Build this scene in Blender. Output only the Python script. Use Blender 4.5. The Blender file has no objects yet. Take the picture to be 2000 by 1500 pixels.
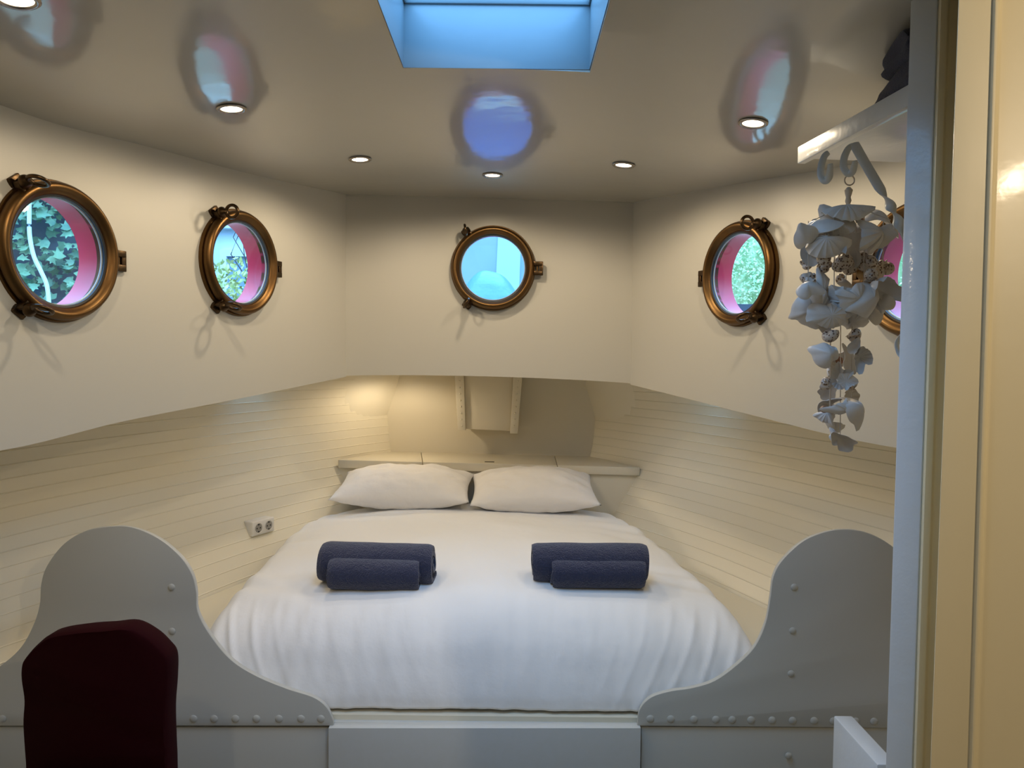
import bpy, bmesh, math, random
from mathutils import Vector, Matrix, noise
from mathutils.bvhtree import BVHTree
R = math.radians
random.seed(7)
S = bpy.context.scene
COL = S.collection

# ------------------------------------------------------------------ camera
F = 1450.0
CAM = Vector((0, 0, 1.5))
RM = Matrix.Rotation(R(90 - 2.4), 3, 'X') @ Matrix.Rotation(R(0.6), 3, 'Z')
cd = bpy.data.cameras.new('camera'); cam = bpy.data.objects.new('camera', cd); COL.objects.link(cam)
cd.sensor_width = 36; cd.lens = 36 * F / 2000; cd.clip_start = 0.02
cam.matrix_world = Matrix.Translation(CAM) @ RM.to_4x4()
S.camera = cam

# ------------------------------------------------------------------ world, exposure
W = bpy.data.worlds.new('sky'); S.world = W; W.use_nodes = True
nt = W.node_tree; nt.nodes.clear()
o_ = nt.nodes.new('ShaderNodeOutputWorld'); bg = nt.nodes.new('ShaderNodeBackground')
tc = nt.nodes.new('ShaderNodeTexCoord'); ns = nt.nodes.new('ShaderNodeTexNoise'); cr = nt.nodes.new('ShaderNodeValToRGB')
ns.inputs['Scale'].default_value = 2.2; ns.inputs['Detail'].default_value = 3
cr.color_ramp.elements[0].color = (0.17, 0.45, 0.95, 1); cr.color_ramp.elements[0].position = .3
cr.color_ramp.elements[1].color = (0.30, 0.62, 1.0, 1); cr.color_ramp.elements[1].position = .7
nt.links.new(tc.outputs['Generated'], ns.inputs['Vector']); nt.links.new(ns.outputs['Fac'], cr.inputs['Fac'])
nt.links.new(cr.outputs['Color'], bg.inputs['Color']); nt.links.new(bg.outputs['Background'], o_.inputs['Surface'])
sx_ = nt.nodes.new('ShaderNodeSeparateXYZ'); mr_ = nt.nodes.new('ShaderNodeMapRange')
nt.links.new(tc.outputs['Generated'], sx_.inputs['Vector']); nt.links.new(sx_.outputs['Z'], mr_.inputs['Value'])
mr_.inputs['From Min'].default_value = .1; mr_.inputs['From Max'].default_value = .9
mr_.inputs['To Min'].default_value = 1.3; mr_.inputs['To Max'].default_value = 11.0     # overcast: brightest overhead
nt.links.new(mr_.outputs['Result'], bg.inputs['Strength'])
S.view_settings.view_transform = 'Standard'; S.view_settings.look = 'None'
S.view_settings.gamma = 1; S.view_settings.use_curve_mapping = False
S.view_settings.exposure = 0.08
S.cycles.max_bounces = 8; S.cycles.diffuse_bounces = 5; S.cycles.glossy_bounces = 4
S.cycles.transparent_max_bounces = 12; S.cycles.sample_clamp_indirect = 4
S.cycles.caustics_reflective = False; S.cycles.caustics_refractive = False
S.cycles.use_denoising = True
LAMP_COL = (1.0, 0.81, 0.565)
LAMP_W = 7.7

# ------------------------------------------------------------------ helpers
def ray(px, py):
    return RM @ Vector(((px - 1000) / F, (750 - py) / F, -1))
def P(px, py, Y):
    d = ray(px, py); return CAM + d * (Y / d.y)
def Pz(px, py, z):
    d = ray(px, py); return CAM + d * ((z - CAM.z) / d.z)
def interp(tab, t):
    """smooth (Catmull-Rom like, monotone x) interpolation of [(x,y)...] sorted by x"""
    if t <= tab[0][0]: return tab[0][1]
    if t >= tab[-1][0]: return tab[-1][1]
    for i in range(len(tab) - 1):
        if tab[i][0] <= t <= tab[i + 1][0]: break
    x0, y0 = tab[i]; x1, y1 = tab[i + 1]
    def sl(j):
        if j <= 0: return (tab[1][1] - tab[0][1]) / (tab[1][0] - tab[0][0])
        if j >= len(tab) - 1: return (tab[-1][1] - tab[-2][1]) / (tab[-1][0] - tab[-2][0])
        return (tab[j + 1][1] - tab[j - 1][1]) / (tab[j + 1][0] - tab[j - 1][0])
    h = x1 - x0; u = (t - x0) / h
    m0, m1 = sl(i) * h, sl(i + 1) * h
    return (2*u**3 - 3*u**2 + 1) * y0 + (u**3 - 2*u**2 + u) * m0 + (-2*u**3 + 3*u**2) * y1 + (u**3 - u**2) * m1
def sst(a, b, x):
    u = min(1, max(0, (x - a) / (b - a))); return u * u * (3 - 2 * u)
def lerp(a, b, t): return a + (b - a) * t

class MB:
    def __init__(s): s.v = []; s.f = []
    def add(s, vs, fs, M=None):
        n = len(s.v)
        s.v += [tuple(M @ Vector(v)) if M is not None else tuple(v) for v in vs]
        s.f += [tuple(i + n for i in f) for f in fs]
        return s
    def box(s, a, b, M=None):
        x0, y0, z0 = a; x1, y1, z1 = b
        vs = [(x0,y0,z0),(x1,y0,z0),(x1,y1,z0),(x0,y1,z0),(x0,y0,z1),(x1,y0,z1),(x1,y1,z1),(x0,y1,z1)]
        return s.add(vs, [(0,3,2,1),(4,5,6,7),(0,1,5,4),(1,2,6,5),(2,3,7,6),(3,0,4,7)], M)
    def lathe(s, prof, n=48, M=None, closed=False):
        vs = []; fs = []; m = len(prof)
        for i in range(n):
            a = 2 * math.pi * i / n
            for r, z in prof: vs.append((r * math.cos(a), r * math.sin(a), z))
        for i in range(n):
            j = (i + 1) % n
            for k in range(m if closed else m - 1):
                l = (k + 1) % m
                fs.append((i*m + k, j*m + k, j*m + l, i*m + l))
        if not closed:
            if prof[0][0] > 1e-6: fs.append(tuple(i*m for i in range(n - 1, -1, -1)))
            if prof[-1][0] > 1e-6: fs.append(tuple(i*m + m - 1 for i in range(n)))
        return s.add(vs, fs, M)
    def cyl(s, p, q, r, n=16, r2=None):
        p = Vector(p); q = Vector(q); d = q - p
        M = Matrix.Translation(p) @ d.to_track_quat('Z', 'Y').to_matrix().to_4x4()
        return s.lathe([(r, 0), (r if r2 is None else r2, d.length)], n, M)
    def tube(s, pts, r, n=8, closed=False, flat=None, up=(0, 0, 1)):
        """sweep; r number or list; flat=(a,b) elliptical section radii, with optional twist list"""
        pts = [Vector(p) for p in pts]; m = len(pts); vs = []; fs = []
        up = Vector(up)
        for i, p in enumerate(pts):
            t = (pts[(i + 1) % m] - pts[i - 1]) if closed else (pts[min(i + 1, m - 1)] - pts[max(i - 1, 0)])
            t.normalize()
            a = t.cross(up)
            if a.length < 1e-3: a = t.cross(Vector((1, 0, 0)))
            a.normalize(); b = a.cross(t).normalized()
            rr = r[i] if isinstance(r, (list, tuple)) else r
            for k in range(n):
                w = 2 * math.pi * k / n
                if flat:
                    tw = flat[2][i] if len(flat) > 2 else 0
                    u, v = flat[0] * math.cos(w), flat[1] * math.sin(w)
                    u, v = u*math.cos(tw) - v*math.sin(tw), u*math.sin(tw) + v*math.cos(tw)
                    u *= rr; v *= rr
                else: u, v = rr * math.cos(w), rr * math.sin(w)
                vs.append(p + a * u + b * v)
        for i in range(m if closed else m - 1):
            j = (i + 1) % m
            for k in range(n):
                l = (k + 1) % n
                fs.append((i*n + k, j*n + k, j*n + l, i*n + l))
        if not closed:
            fs.append(tuple(range(n))); fs.append(tuple((m - 1)*n + k for k in range(n - 1, -1, -1)))
        return s.add(vs, fs)
    def torus(s, Rr, r, M=None, n=28, m=10, sx=1, sy=1):
        vs = []; fs = []
        for i in range(n):
            a = 2 * math.pi * i / n
            for k in range(m):
                b = 2 * math.pi * k / m
                vs.append(((Rr + r * math.cos(b)) * math.cos(a) * sx, (Rr + r * math.cos(b)) * math.sin(a) * sy, r * math.sin(b)))
        for i in range(n):
            for k in range(m):
                fs.append((i*m + k, ((i+1) % n)*m + k, ((i+1) % n)*m + (k+1) % m, i*m + (k+1) % m))
        return s.add(vs, fs, M)
    def ball(s, c, rad, n=16, m=10, M=None):
        vs = []; fs = []
        rx, ry, rz = rad if isinstance(rad, (tuple, list)) else (rad,)*3
        for j in range(m + 1):
            t = math.pi * j / m
            for i in range(n):
                a = 2 * math.pi * i / n
                vs.append((c[0] + rx*math.sin(t)*math.cos(a), c[1] + ry*math.sin(t)*math.sin(a), c[2] - rz*math.cos(t)))
        for j in range(m):
            for i in range(n):
                fs.append((j*n + i, j*n + (i+1) % n, (j+1)*n + (i+1) % n, (j+1)*n + i))
        return s.add(vs, fs, M)
    def prism(s, outline, y0, y1):
        """outline in (x,z), extruded along y (front = y0, facing -Y)"""
        n = len(outline)
        vs = [(x, y0, z) for x, z in outline] + [(x, y1, z) for x, z in outline]
        fs = [tuple(range(n)), tuple(range(2*n - 1, n - 1, -1))]
        for i in range(n):
            j = (i + 1) % n; fs.append((i, i + n, j + n, j))
        return s.add(vs, fs)
    def grid(s, nu, nv, fn, M=None):
        vs = [fn(i / (nu - 1), j / (nv - 1)) for j in range(nv) for i in range(nu)]
        fs = [(j*nu + i, j*nu + i + 1, (j+1)*nu + i + 1, (j+1)*nu + i) for j in range(nv - 1) for i in range(nu - 1)]
        return s.add(vs, fs, M)
    def build(s, name, mat, parent=None, bevel=0, seg=2, smooth=35, weld=False, fixn=True):
        me = bpy.data.meshes.new(name); me.from_pydata(s.v, [], s.f)
        bm = bmesh.new(); bm.from_mesh(me)
        if weld: bmesh.ops.remove_doubles(bm, verts=bm.verts, dist=1e-5)
        if fixn: bmesh.ops.recalc_face_normals(bm, faces=bm.faces)
        if bevel:
            es = [e for e in bm.edges if len(e.link_faces) == 2 and e.calc_face_angle(0) > R(35)]
            bmesh.ops.bevel(bm, geom=es, offset=bevel, segments=seg, affect='EDGES', profile=.5, clamp_overlap=True)
        bm.to_mesh(me); bm.free()
        if smooth:
            for p in me.polygons: p.use_smooth = True
            me.set_sharp_from_angle(angle=R(smooth))
        if mat: me.materials.append(mat)
        ob = bpy.data.objects.new(name, me); COL.objects.link(ob)
        if parent: ob.parent = parent
        return ob

def tag(o, label=None, cat=None, group=None, kind=None):
    if label: o['label'] = label
    if cat: o['category'] = cat
    if group: o['group'] = group
    if kind: o['kind'] = kind
    return o
def empty(name, loc=(0, 0, 0), **k):
    e = bpy.data.objects.new(name, None); COL.objects.link(e); e.location = loc; e.empty_display_size = .05
    return tag(e, **k)
def relocate(root):
    """children were built in world coordinates: shift them under the root's location"""
    M = Matrix.Translation(-root.location)
    for c in root.children: 
        c.data.transform(M)
        for g in c.children: g.data.transform(M)
def cut(ob, cutters):
    for c in cutters:
        m = ob.modifiers.new('b', 'BOOLEAN'); m.operation = 'DIFFERENCE'; m.object = c; m.solver = 'EXACT'
    dg = bpy.context.evaluated_depsgraph_get(); dg.update()
    me = bpy.data.meshes.new_from_object(ob.evaluated_get(dg))
    ob.modifiers.clear(); old = ob.data; ob.data = me; bpy.data.meshes.remove(old)
    for p in me.polygons: p.use_smooth = True
    me.set_sharp_from_angle(angle=R(30))
    for c in cutters: bpy.data.objects.remove(c)

# ------------------------------------------------------------------ materials
def mat(name, col, rough=.5, metal=0, coat=0, bump=None, vary=None, spec=.5, sheen=0, emit=None, coatr=.1):
    m = bpy.data.materials.new(name); m.use_nodes = True; nt = m.node_tree; b = nt.nodes['Principled BSDF']
    b.inputs['Base Color'].default_value = (*col, 1); b.inputs['Roughness'].default_value = rough
    b.inputs['Metallic'].default_value = metal; b.inputs['Coat Weight'].default_value = coat
    b.inputs['Coat Roughness'].default_value = coatr
    b.inputs['Specular IOR Level'].default_value = spec; b.inputs['Sheen Weight'].default_value = sheen
    if emit: b.inputs['Emission Color'].default_value = (*emit[0], 1); b.inputs['Emission Strength'].default_value = emit[1]
    tc = nt.nodes.new('ShaderNodeTexCoord')
    if vary:
        sc, amt, c2 = vary
        n = nt.nodes.new('ShaderNodeTexNoise'); n.inputs['Scale'].default_value = sc; n.inputs['Detail'].default_value = 6
        nt.links.new(tc.outputs['Object'], n.inputs['Vector'])
        r = nt.nodes.new('ShaderNodeValToRGB'); r.color_ramp.elements[0].position = .5 - amt; r.color_ramp.elements[1].position = .5 + amt
        r.color_ramp.elements[0].color = (*col, 1); r.color_ramp.elements[1].color = (*c2, 1)
        nt.links.new(n.outputs['Fac'], r.inputs['Fac']); nt.links.new(r.outputs['Color'], b.inputs['Base Color'])
    prev = None
    for (sc, st, dist) in (bump or []):
        n = nt.nodes.new('ShaderNodeTexNoise'); n.inputs['Scale'].default_value = sc; n.inputs['Detail'].default_value = 4
        nt.links.new(tc.outputs['Object'], n.inputs['Vector'])
        bp = nt.nodes.new('ShaderNodeBump'); bp.inputs['Strength'].default_value = st; bp.inputs['Distance'].default_value = dist
        nt.links.new(n.outputs['Fac'], bp.inputs['Height'])
        if prev: nt.links.new(prev.outputs['Normal'], bp.inputs['Normal'])
        prev = bp
    if prev:
        nt.links.new(prev.outputs['Normal'], b.inputs['Normal'])
        if coat: nt.links.new(prev.outputs['Normal'], b.inputs['Coat Normal'])
    return m
CREAM = (.60, .555, .46)
M_ceil = mat('ceiling_paint', (.40, .38, .325), .4, coat=1, coatr=.085, bump=[(1.6, .25, .02), (14, .12, .003)])
M_wall = mat('wall_paint', (.53, .512, .455), .38, spec=.5, bump=[(5, .12, .006), (120, .05, .001)])
M_hull = mat('hull_paint', (.80, .745, .60), .27, spec=.5, bump=[(7, .12, .004)])
M_bulk = mat('bulkhead_paint', (.70, .64, .50), .3, spec=.5, bump=[(7, .12, .004)])
M_steel = mat('riveted_steel_paint', (.52, .52, .48), .36, spec=.5, bump=[(9, .15, .004), (60, .06, .001)])
M_board = mat('white_board_paint', (.56, .58, .57), .4, bump=[(30, .08, .001)], vary=(40, .02, (.555, .575, .56)))
M_brass = mat('aged_brass', (.13, .08, .034), .4, metal=1, bump=[(40, .15, .002)], vary=(18, .25, (.13, .065, .022)))
M_bronze = mat('dark_bronze', (.10, .06, .03), .36, metal=1, bump=[(60, .2, .002)], vary=(30, .2, (.05, .035, .02)))
M_rubber = mat('black_rubber', (.01, .013, .016), .5)
M_silver = mat('pale_seal', (.5, .55, .57), .3)
M_red = mat('red_reveal_paint', (.66, .025, .06), .3, bump=[(20, .1, .002)])
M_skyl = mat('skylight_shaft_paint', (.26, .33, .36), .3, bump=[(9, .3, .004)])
M_duvet = mat('white_cotton', (.90, .90, .90), .9, sheen=.2, bump=[(16, .35, .008), (300, .1, .0006)])
M_pillow = mat('white_pillow_cotton', (.80, .775, .75), .9, sheen=.2, bump=[(20, .5, .008), (300, .1, .0006)])
M_navy = mat('navy_terry', (.014, .020, .062), .95, sheen=.35, bump=[(260, 1.0, .008), (45, .6, .006)], vary=(160, .3, (.030, .038, .10)))
M_navyd = mat('dark_navy_terry', (.012, .016, .042), .95, sheen=.2, bump=[(420, 1.0, .004), (60, .4, .003)], vary=(200, .3, (.026, .032, .07)))
M_chair = mat('burgundy_velvet', (.020, .0003, .0014), .9, spec=.12, bump=[(250, .2, .001)])
M_wood = mat('dark_wood', (.06, .03, .015), .5)
M_plast = mat('white_plastic', (.72, .70, .66), .3)
M_black = mat('black_hole', (.008, .008, .008), .6)
M_chrome = mat('chrome_steel', (.3, .27, .24), .25, metal=1)
M_post = mat('grey_gloss_paint', (.60, .63, .65), .3, coat=.3, bump=[(18, .35, .006), (140, .1, .001)])
M_jamb = mat('cream_gloss_paint', (.70, .61, .40), .42, coat=.06, bump=[(12, .15, .004), (70, .06, .001)])
M_iron = mat('white_wrought_iron', (.55, .56, .54), .32, coat=.3, bump=[(80, .2, .001)])
M_shell = mat('white_shell', (.60, .58, .55), .45, bump=[(60, .3, .002)], vary=(25, .3, (.50, .46, .42)))
M_brownshell = mat('brown_shell', (.16, .045, .02), .4, vary=(60, .2, (.38, .22, .12)))
M_orange = mat('orange_shell', (.36, .17, .04), .4, vary=(60, .2, (.55, .4, .2)))
M_twine = mat('pale_twine', (.48, .42, .34), .8)
M_floor = mat('grey_floor_paint', (.20, .19, .17), .5, bump=[(20, .1, .002)])
def spotted():
    m = mat('spotted_shell', (.5, .42, .34), .4)
    nt = m.node_tree; b = nt.nodes['Principled BSDF']; tc = nt.nodes['Texture Coordinate']
    v = nt.nodes.new('ShaderNodeTexVoronoi'); v.inputs['Scale'].default_value = 170
    r = nt.nodes.new('ShaderNodeValToRGB'); r.color_ramp.elements[0].position = .32; r.color_ramp.elements[1].position = .42
    r.color_ramp.elements[0].color = (.10, .05, .03, 1); r.color_ramp.elements[1].color = (.46, .39, .32, 1)
    nt.links.new(tc.outputs['Object'], v.inputs['Vector']); nt.links.new(v.outputs['Distance'], r.inputs['Fac'])
    nt.links.new(r.outputs['Color'], b.inputs['Base Color']); return m
M_spot = spotted()
def glassmat():
    m = bpy.data.materials.new('window_glass'); m.use_nodes = True; nt = m.node_tree; nt.nodes.clear()
    o = nt.nodes.new('ShaderNodeOutputMaterial'); t = nt.nodes.new('ShaderNodeBsdfTransparent'); g = nt.nodes.new('ShaderNodeBsdfGlossy')
    g.inputs['Roughness'].default_value = .02; t.inputs['Color'].default_value = (.95, .98, 1, 1)
    lw = nt.nodes.new('ShaderNodeLayerWeight'); lw.inputs['Blend'].default_value = .5
    pw = nt.nodes.new('ShaderNodeMath'); pw.operation = 'POWER'; pw.inputs[1].default_value = 4; nt.links.new(lw.outputs['Facing'], pw.inputs[0])
    fr = nt.nodes.new('ShaderNodeMath'); fr.operation = 'MULTIPLY_ADD'; fr.inputs[1].default_value = .5; fr.inputs[2].default_value = .03
    nt.links.new(pw.outputs[0], fr.inputs[0])
    mx = nt.nodes.new('ShaderNodeMixShader'); nt.links.new(fr.outputs[0], mx.inputs['Fac'])
    nt.links.new(t.outputs[0], mx.inputs[1]); nt.links.new(g.outputs[0], mx.inputs[2]); nt.links.new(mx.outputs[0], o.inputs['Surface']); return m
M_glass = glassmat()
def leafmat(name, c1, c2):
    m = mat(name, c1, .5, vary=(7, .12, c2)); return m
M_ivy = leafmat('ivy_leaf', (.05, .13, .075), (.22, .36, .18))
M_hedge = leafmat('hedge_leaf', (.28, .44, .16), (.70, .70, .36))
M_yel = leafmat('yellow_shrub_leaf', (.30, .36, .08), (.62, .55, .18))
M_facade = mat('pale_facade', (.72, .76, .78), .8, bump=[(10, .2, .01)])
M_facw = mat('white_window_paint', (.8, .8, .8), .6)
M_facg = mat('facade_glass', (.30, .40, .48), .1)
M_brickdark = mat('dark_masonry', (.10, .12, .14), .9, bump=[(8, .4, .02)], vary=(6, .2, (.16, .18, .2)))
M_tarp = mat('blue_tarpaulin', (.09, .22, .55), .4, bump=[(5, .5, .05)])
M_mast = mat('white_mast_paint', (.85, .88, .88), .4)
M_rail = mat('dark_rail_paint', (.03, .04, .06), .5)
M_ground = mat('quay_ground', (.12, .13, .13), .8, bump=[(5, .3, .02)])
M_bark = mat('bark', (.06, .05, .04), .9)
M_chrome2 = M_bronze
M_bulb = mat('lamp_lens', (.9, .85, .75), .4, emit=((1, .86, .62), 14))

# ------------------------------------------------------------------ plan of the bow
XL = sorted([(3.5, P(676, 380, 3.5).x), (2.8, -1.03), (2.1, -1.285), (1.5, -1.40), (0.3, -1.46), (-2.6, -1.46)])
XR = sorted([(3.53, P(1237, 395, 3.53).x), (2.78, .865), (2.12, 1.15), (1.5, 1.30), (0.3, 1.38), (-2.6, 1.38)])
def onwall(px, py, tab):
    lo, hi = .6, 3.53
    s = 1 if tab is XR else -1
    for _ in range(40):
        m = (lo + hi) / 2
        if s * (P(px, py, m).x - interp(tab, m)) > 0: hi = m
        else: lo = m
    return P(px, py, (lo + hi) / 2)
def ztab(tab, pts, corner):
    t = [(corner[2], P(*corner).z)]
    for px, py in pts:
        p = onwall(px, py, tab); t.append((p.y, p.z))
    t.sort(); t.insert(0, (-2.6, t[0][1])); return t
ZTL = ztab(XL, [(63, 227), (280, 284), (490, 340)], (676, 380, 3.5))
ZTR = ztab(XR, [(1500, 349), (1700, 312)], (1240, 395, 3.53))
ZBL = ztab(XL, [(0, 880), (245, 822), (455, 781)], (676, 736, 3.5))
ZBR = ztab(XR, [(1747, 874), (1450, 806), (1340, 778)], (1233, 751, 3.53))
ZC = (P(676, 380, 3.5).z + P(1240, 395, 3.53).z) / 2
def ceil_z(x, Y):
    Yc = min(Y, 3.5)
    xl, xr = interp(XL, Yc), interp(XR, Yc)
    zl, zr = interp(ZTL, Yc), interp(ZTR, Yc)
    s = (x - xl) / (xr - xl) * 2 - 1
    return (zl + zr) / 2 + s * (zr - zl) / 2 + (ZC - (zl + zr) / 2) * (1 - s * s)
def Pceil(px, py):
    z = ZC
    for _ in range(8):
        p = Pz(px, py, z); z = ceil_z(p.x, p.y)
    return p

# ------------------------------------------------------------------ daylight and lamps positions
SKX0, SKX1 = Pceil(787, 132).x, Pceil(1152, 142).x
SKY1 = (Pceil(787, 132).y + Pceil(1152, 142).y) / 2
SKY0 = SKY1 - 1.35
pl = bpy.data.lights.new('skylight_portal', 'AREA'); pl.shape = 'RECTANGLE'; pl.size = SKX1 - SKX0; pl.size_y = SKY1 - SKY0
pl.cycles.is_portal = True
po = bpy.data.objects.new('skylight_portal', pl); COL.objects.link(po)
po.location = ((SKX0 + SKX1) / 2, (SKY0 + SKY1) / 2, ZC + .185)

# ------------------------------------------------------------------ ceiling
TH = .085
def ceil_fn(dz):
    def fn(u, v):
        Y = lerp(-2.6, 3.56, v)
        xl, xr = interp(XL, min(Y, 3.5)) - .06, interp(XR, min(Y, 3.5)) + .06
        x = lerp(xl, xr, u); return (x, Y, ceil_z(x, Y) + dz)
    return fn
b = MB(); NU, NV = 25, 100
b.grid(NU, NV, ceil_fn(0)); b.grid(NU, NV, ceil_fn(.06))
n0 = NU * NV
for i in range(NU - 1):
    for j in (0, NV - 1):
        a = j*NU + i; b.f.append((a, a + 1, a + 1 + n0, a + n0))
for j in range(NV - 1):
    for i in (0, NU - 1):
        a = j*NU + i; b.f.append((a, a + NU, a + NU + n0, a + n0))
ceiling = b.build('ceiling', M_ceil); tag(ceiling, kind='structure')
c1 = MB().box((SKX0, SKY0, 2), (SKX1, SKY1, 2.6)).build('c', None)
cut(ceiling, [c1])

# skylight shaft + pane
sk = empty('window_6', ((SKX0 + SKX1)/2, SKY1, ZC), kind='structure', label='rectangular skylight with a pale blue lit shaft in the ceiling', cat='skylight')
zt = ZC + .185
SX0, SX1, SY0, SY1 = SKX0, SKX1, SKY0, SKY1
SKX0 += .002; SKX1 -= .002; SKY0 += .002; SKY1 -= .002
b = MB(); t = .0015
b.box((SKX0 - t, SKY1, ZC - .001), (SKX1 + t, SKY1 + t, zt)); b.box((SKX0 - t, SKY0 - t, ZC - .001), (SKX1 + t, SKY0, zt))
b.box((SKX0 - t, SKY0, ZC - .001), (SKX0, SKY1, zt)); b.box((SKX1, SKY0, ZC - .001), (SKX1 + t, SKY1, zt))
b.build('shaft', M_skyl, sk, bevel=.003)
b = MB(); l = .006; zz = ZC + .158
b.box((SKX0, SKY1 - l, zz), (SKX1, SKY1, zz + .02)); b.box((SKX0, SKY0, zz), (SKX0 + l, SKY1 - l, zz + .02)); b.box((SKX1 - l, SKY0, zz), (SKX1, SKY1 - l, zz + .02))
b.build('window_frame', M_skyl, sk, bevel=.003)
b = MB().box((SKX0, SKY0, zt - .012), (SKX1, SKY1, zt - .006)); b.build('pane', M_glass, sk)
relocate(sk)

# ------------------------------------------------------------------ upper walls
PORT_R = .193
def port(px, py, tab, mirror):
    if tab is None:
        c = P(px, py, 3.5); n = Vector((0, -1, 0))
    else:
        c = onwall(px, py, tab); dx = (interp(tab, c.y + .12) - interp(tab, c.y - .12)) / .24
        t = Vector((dx, 1, 0)).normalized()
        n = Vector((t.y, -t.x, 0)) if tab is XL else Vector((-t.y, t.x, 0))
        if tab is XL and n.x < 0: n = -n
        if tab is XR and n.x > 0: n = -n
        # seat the ring on the chord of the wall
        for s in (-1, 1):
            q = Vector((interp(tab, c.y + s*.16*t.y), c.y + s*.16*t.y, c.z))
    z = n; y = Vector((0, 0, 1)); x = y.cross(z)
    M = Matrix((x, y, z)).transposed().to_4x4(); M.translation = c
    return M, mirror
PORTS = [port(110, 492, XL, 1), port(465, 514, XL, 1), port(963, 524, None, 1), port(1447, 535, XR, -1), port(1797, 526, XR, -1)]
def cutter(M): return MB().lathe([(.168, -.3), (.168, .2)], 64, M).build('c', None)
def wall_side(name, tab, zt_, zb_, Yend, sgn, ports):
    n = 90; b = MB(); rows = []
    for i in range(n):
        Y = lerp(-2.6, Yend, i / (n - 1))
        x = interp(tab, Y); d = (interp(tab, Y + .02) - interp(tab, Y - .02)) / .04
        nx = Vector((1, -d, 0)).normalized() * (sgn * TH)
        if i == n - 1: nx = Vector((sgn * TH * .95, 0, 0))
        zb = interp(zb_, Y) if Y > .2 else interp(zb_, .2); z1 = interp(zt_, Y) + .03
        rows.append([(x, Y, zb), (x, Y, lerp(zb, z1, .33)), (x, Y, lerp(zb, z1, .66)), (x, Y, z1),
                     (x + nx.x, Y + nx.y, z1), (x + nx.x, Y + nx.y, lerp(zb, z1, .66)), (x + nx.x, Y + nx.y, lerp(zb, z1, .33)), (x + nx.x, Y + nx.y, zb)])
    vs = [v for r in rows for v in r]; fs = []
    for i in range(n - 1):
        for k in range(8): fs.append((i*8 + k, (i+1)*8 + k, (i+1)*8 + (k+1) % 8, i*8 + (k+1) % 8))
    for e in (0, (n-1)*8): fs += [(e, e+1, e+6, e+7), (e+1, e+2, e+5, e+6), (e+2, e+3, e+4, e+5)]
    b.add(vs, fs); o = b.build(name, M_wall); tag(o, kind='structure')
    cut(o, [cutter(M) for M, _ in ports]); return o
wall_side('wall_left', XL, ZTL, ZBL, 3.50, -1, PORTS[:2])
wall_side('wall_right', XR, ZTR, ZBR, 3.53, 1, PORTS[3:])
# front (bow) wall: slightly arched lower edge
a0, a1 = P(676, 380, 3.5), P(1240, 395, 3.53); b0, b1 = P(676, 736, 3.5), P(1233, 751, 3.53)
a0.y = b0.y = 3.498; a1.y = b1.y = 3.528
b = MB(); lo = []; hi = []
for i in range(25):
    u = i / 24
    ue = lerp(-.06, 1.06, u)
    lo.append(Vector(b0).lerp(b1, ue) + Vector((0, 0, .020 * (4*u*(1-u)) ** .8))); hi.append(Vector(a0).lerp(a1, ue) + Vector((0, 0, .03)))
vs = [tuple(p) for p in lo] + [tuple(p) for p in hi]
vs += [(p[0], p[1] + TH, p[2]) for p in vs]
fs = []
for i in range(24):
    fs += [(i, i+1, 26+i, 25+i), (50+i, 75+i, 76+i, 51+i), (i, 50+i, 51+i, i+1), (25+i, 26+i, 76+i, 75+i)]
fs += [(0, 25, 75, 50), (24, 74, 99, 49)]
wf = MB().add(vs, fs).build('wall_front', M_wall); tag(wf, kind='structure'); cut(wf, [cutter(PORTS[2][0])])

# ------------------------------------------------------------------ hull
AX = -.12
H90 = sorted([(4.40, .56), (4.35, .585), (4.2, .70), (4.0, .82), (3.7, 1.01), (3.3, 1.21), (2.9, 1.37), (2.4, 1.545), (1.9, 1.64), (1.0, 1.68), (-2.6, 1.68)])
OFF = [(0, -.42), (.35, -.32), (.5, -.235), (.7, -.11), (.9, 0), (1.1, .045), (1.4, .06), (1.7, .06)]
def hullx(Y, z):
    s = (1 - .45 * sst(3.9, 4.35, Y)) * lerp(.30, 1, sst(2.0, 2.95, Y))
    h = interp(H90, Y) + interp(OFF, z) * s
    if z > 1.16: h -= 1.5 * (z - 1.16) ** 2 * sst(3.9, 4.3, Y)
    return h
def hull(name, sg):
    zs = []; z = .004; w = .046
    while z < 1.50:
        zs += [(z, 0.0), (z + .002, .0028), (z + .0045, 0.0), (z + w * .5, -.0004)]; z += w
    ys = [lerp(-2.6, 1.6, i / 10) for i in range(10)] + [lerp(1.6, 4.36, i / 70) for i in range(71)]
    b = MB(); nu = len(zs)
    vs = [(AX + sg * (hullx(Y, z) - d), Y, z) for Y in ys for z, d in zs]
    fs = [(j*nu + i, j*nu + i + 1, (j+1)*nu + i + 1, (j+1)*nu + i) for j in range(len(ys) - 1) for i in range(nu - 1)]
    b.add(vs, fs)
    vs2 = [(AX + sg * (hullx(Y, z) + .05), Y, z) for Y in ys for z in (0, .7, 1.0, 1.5)]
    fs2 = [(j*4 + i, j*4 + i + 1, (j+1)*4 + i + 1, (j+1)*4 + i) for j in range(len(ys) - 1) for i in range(3)]
    b.add(vs2, fs2)
    o = b.build(name, M_hull, smooth=22, fixn=False); tag(o, kind='structure'); return o
hl = hull('trim_1', -1); hr = hull('trim_2', 1)
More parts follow.
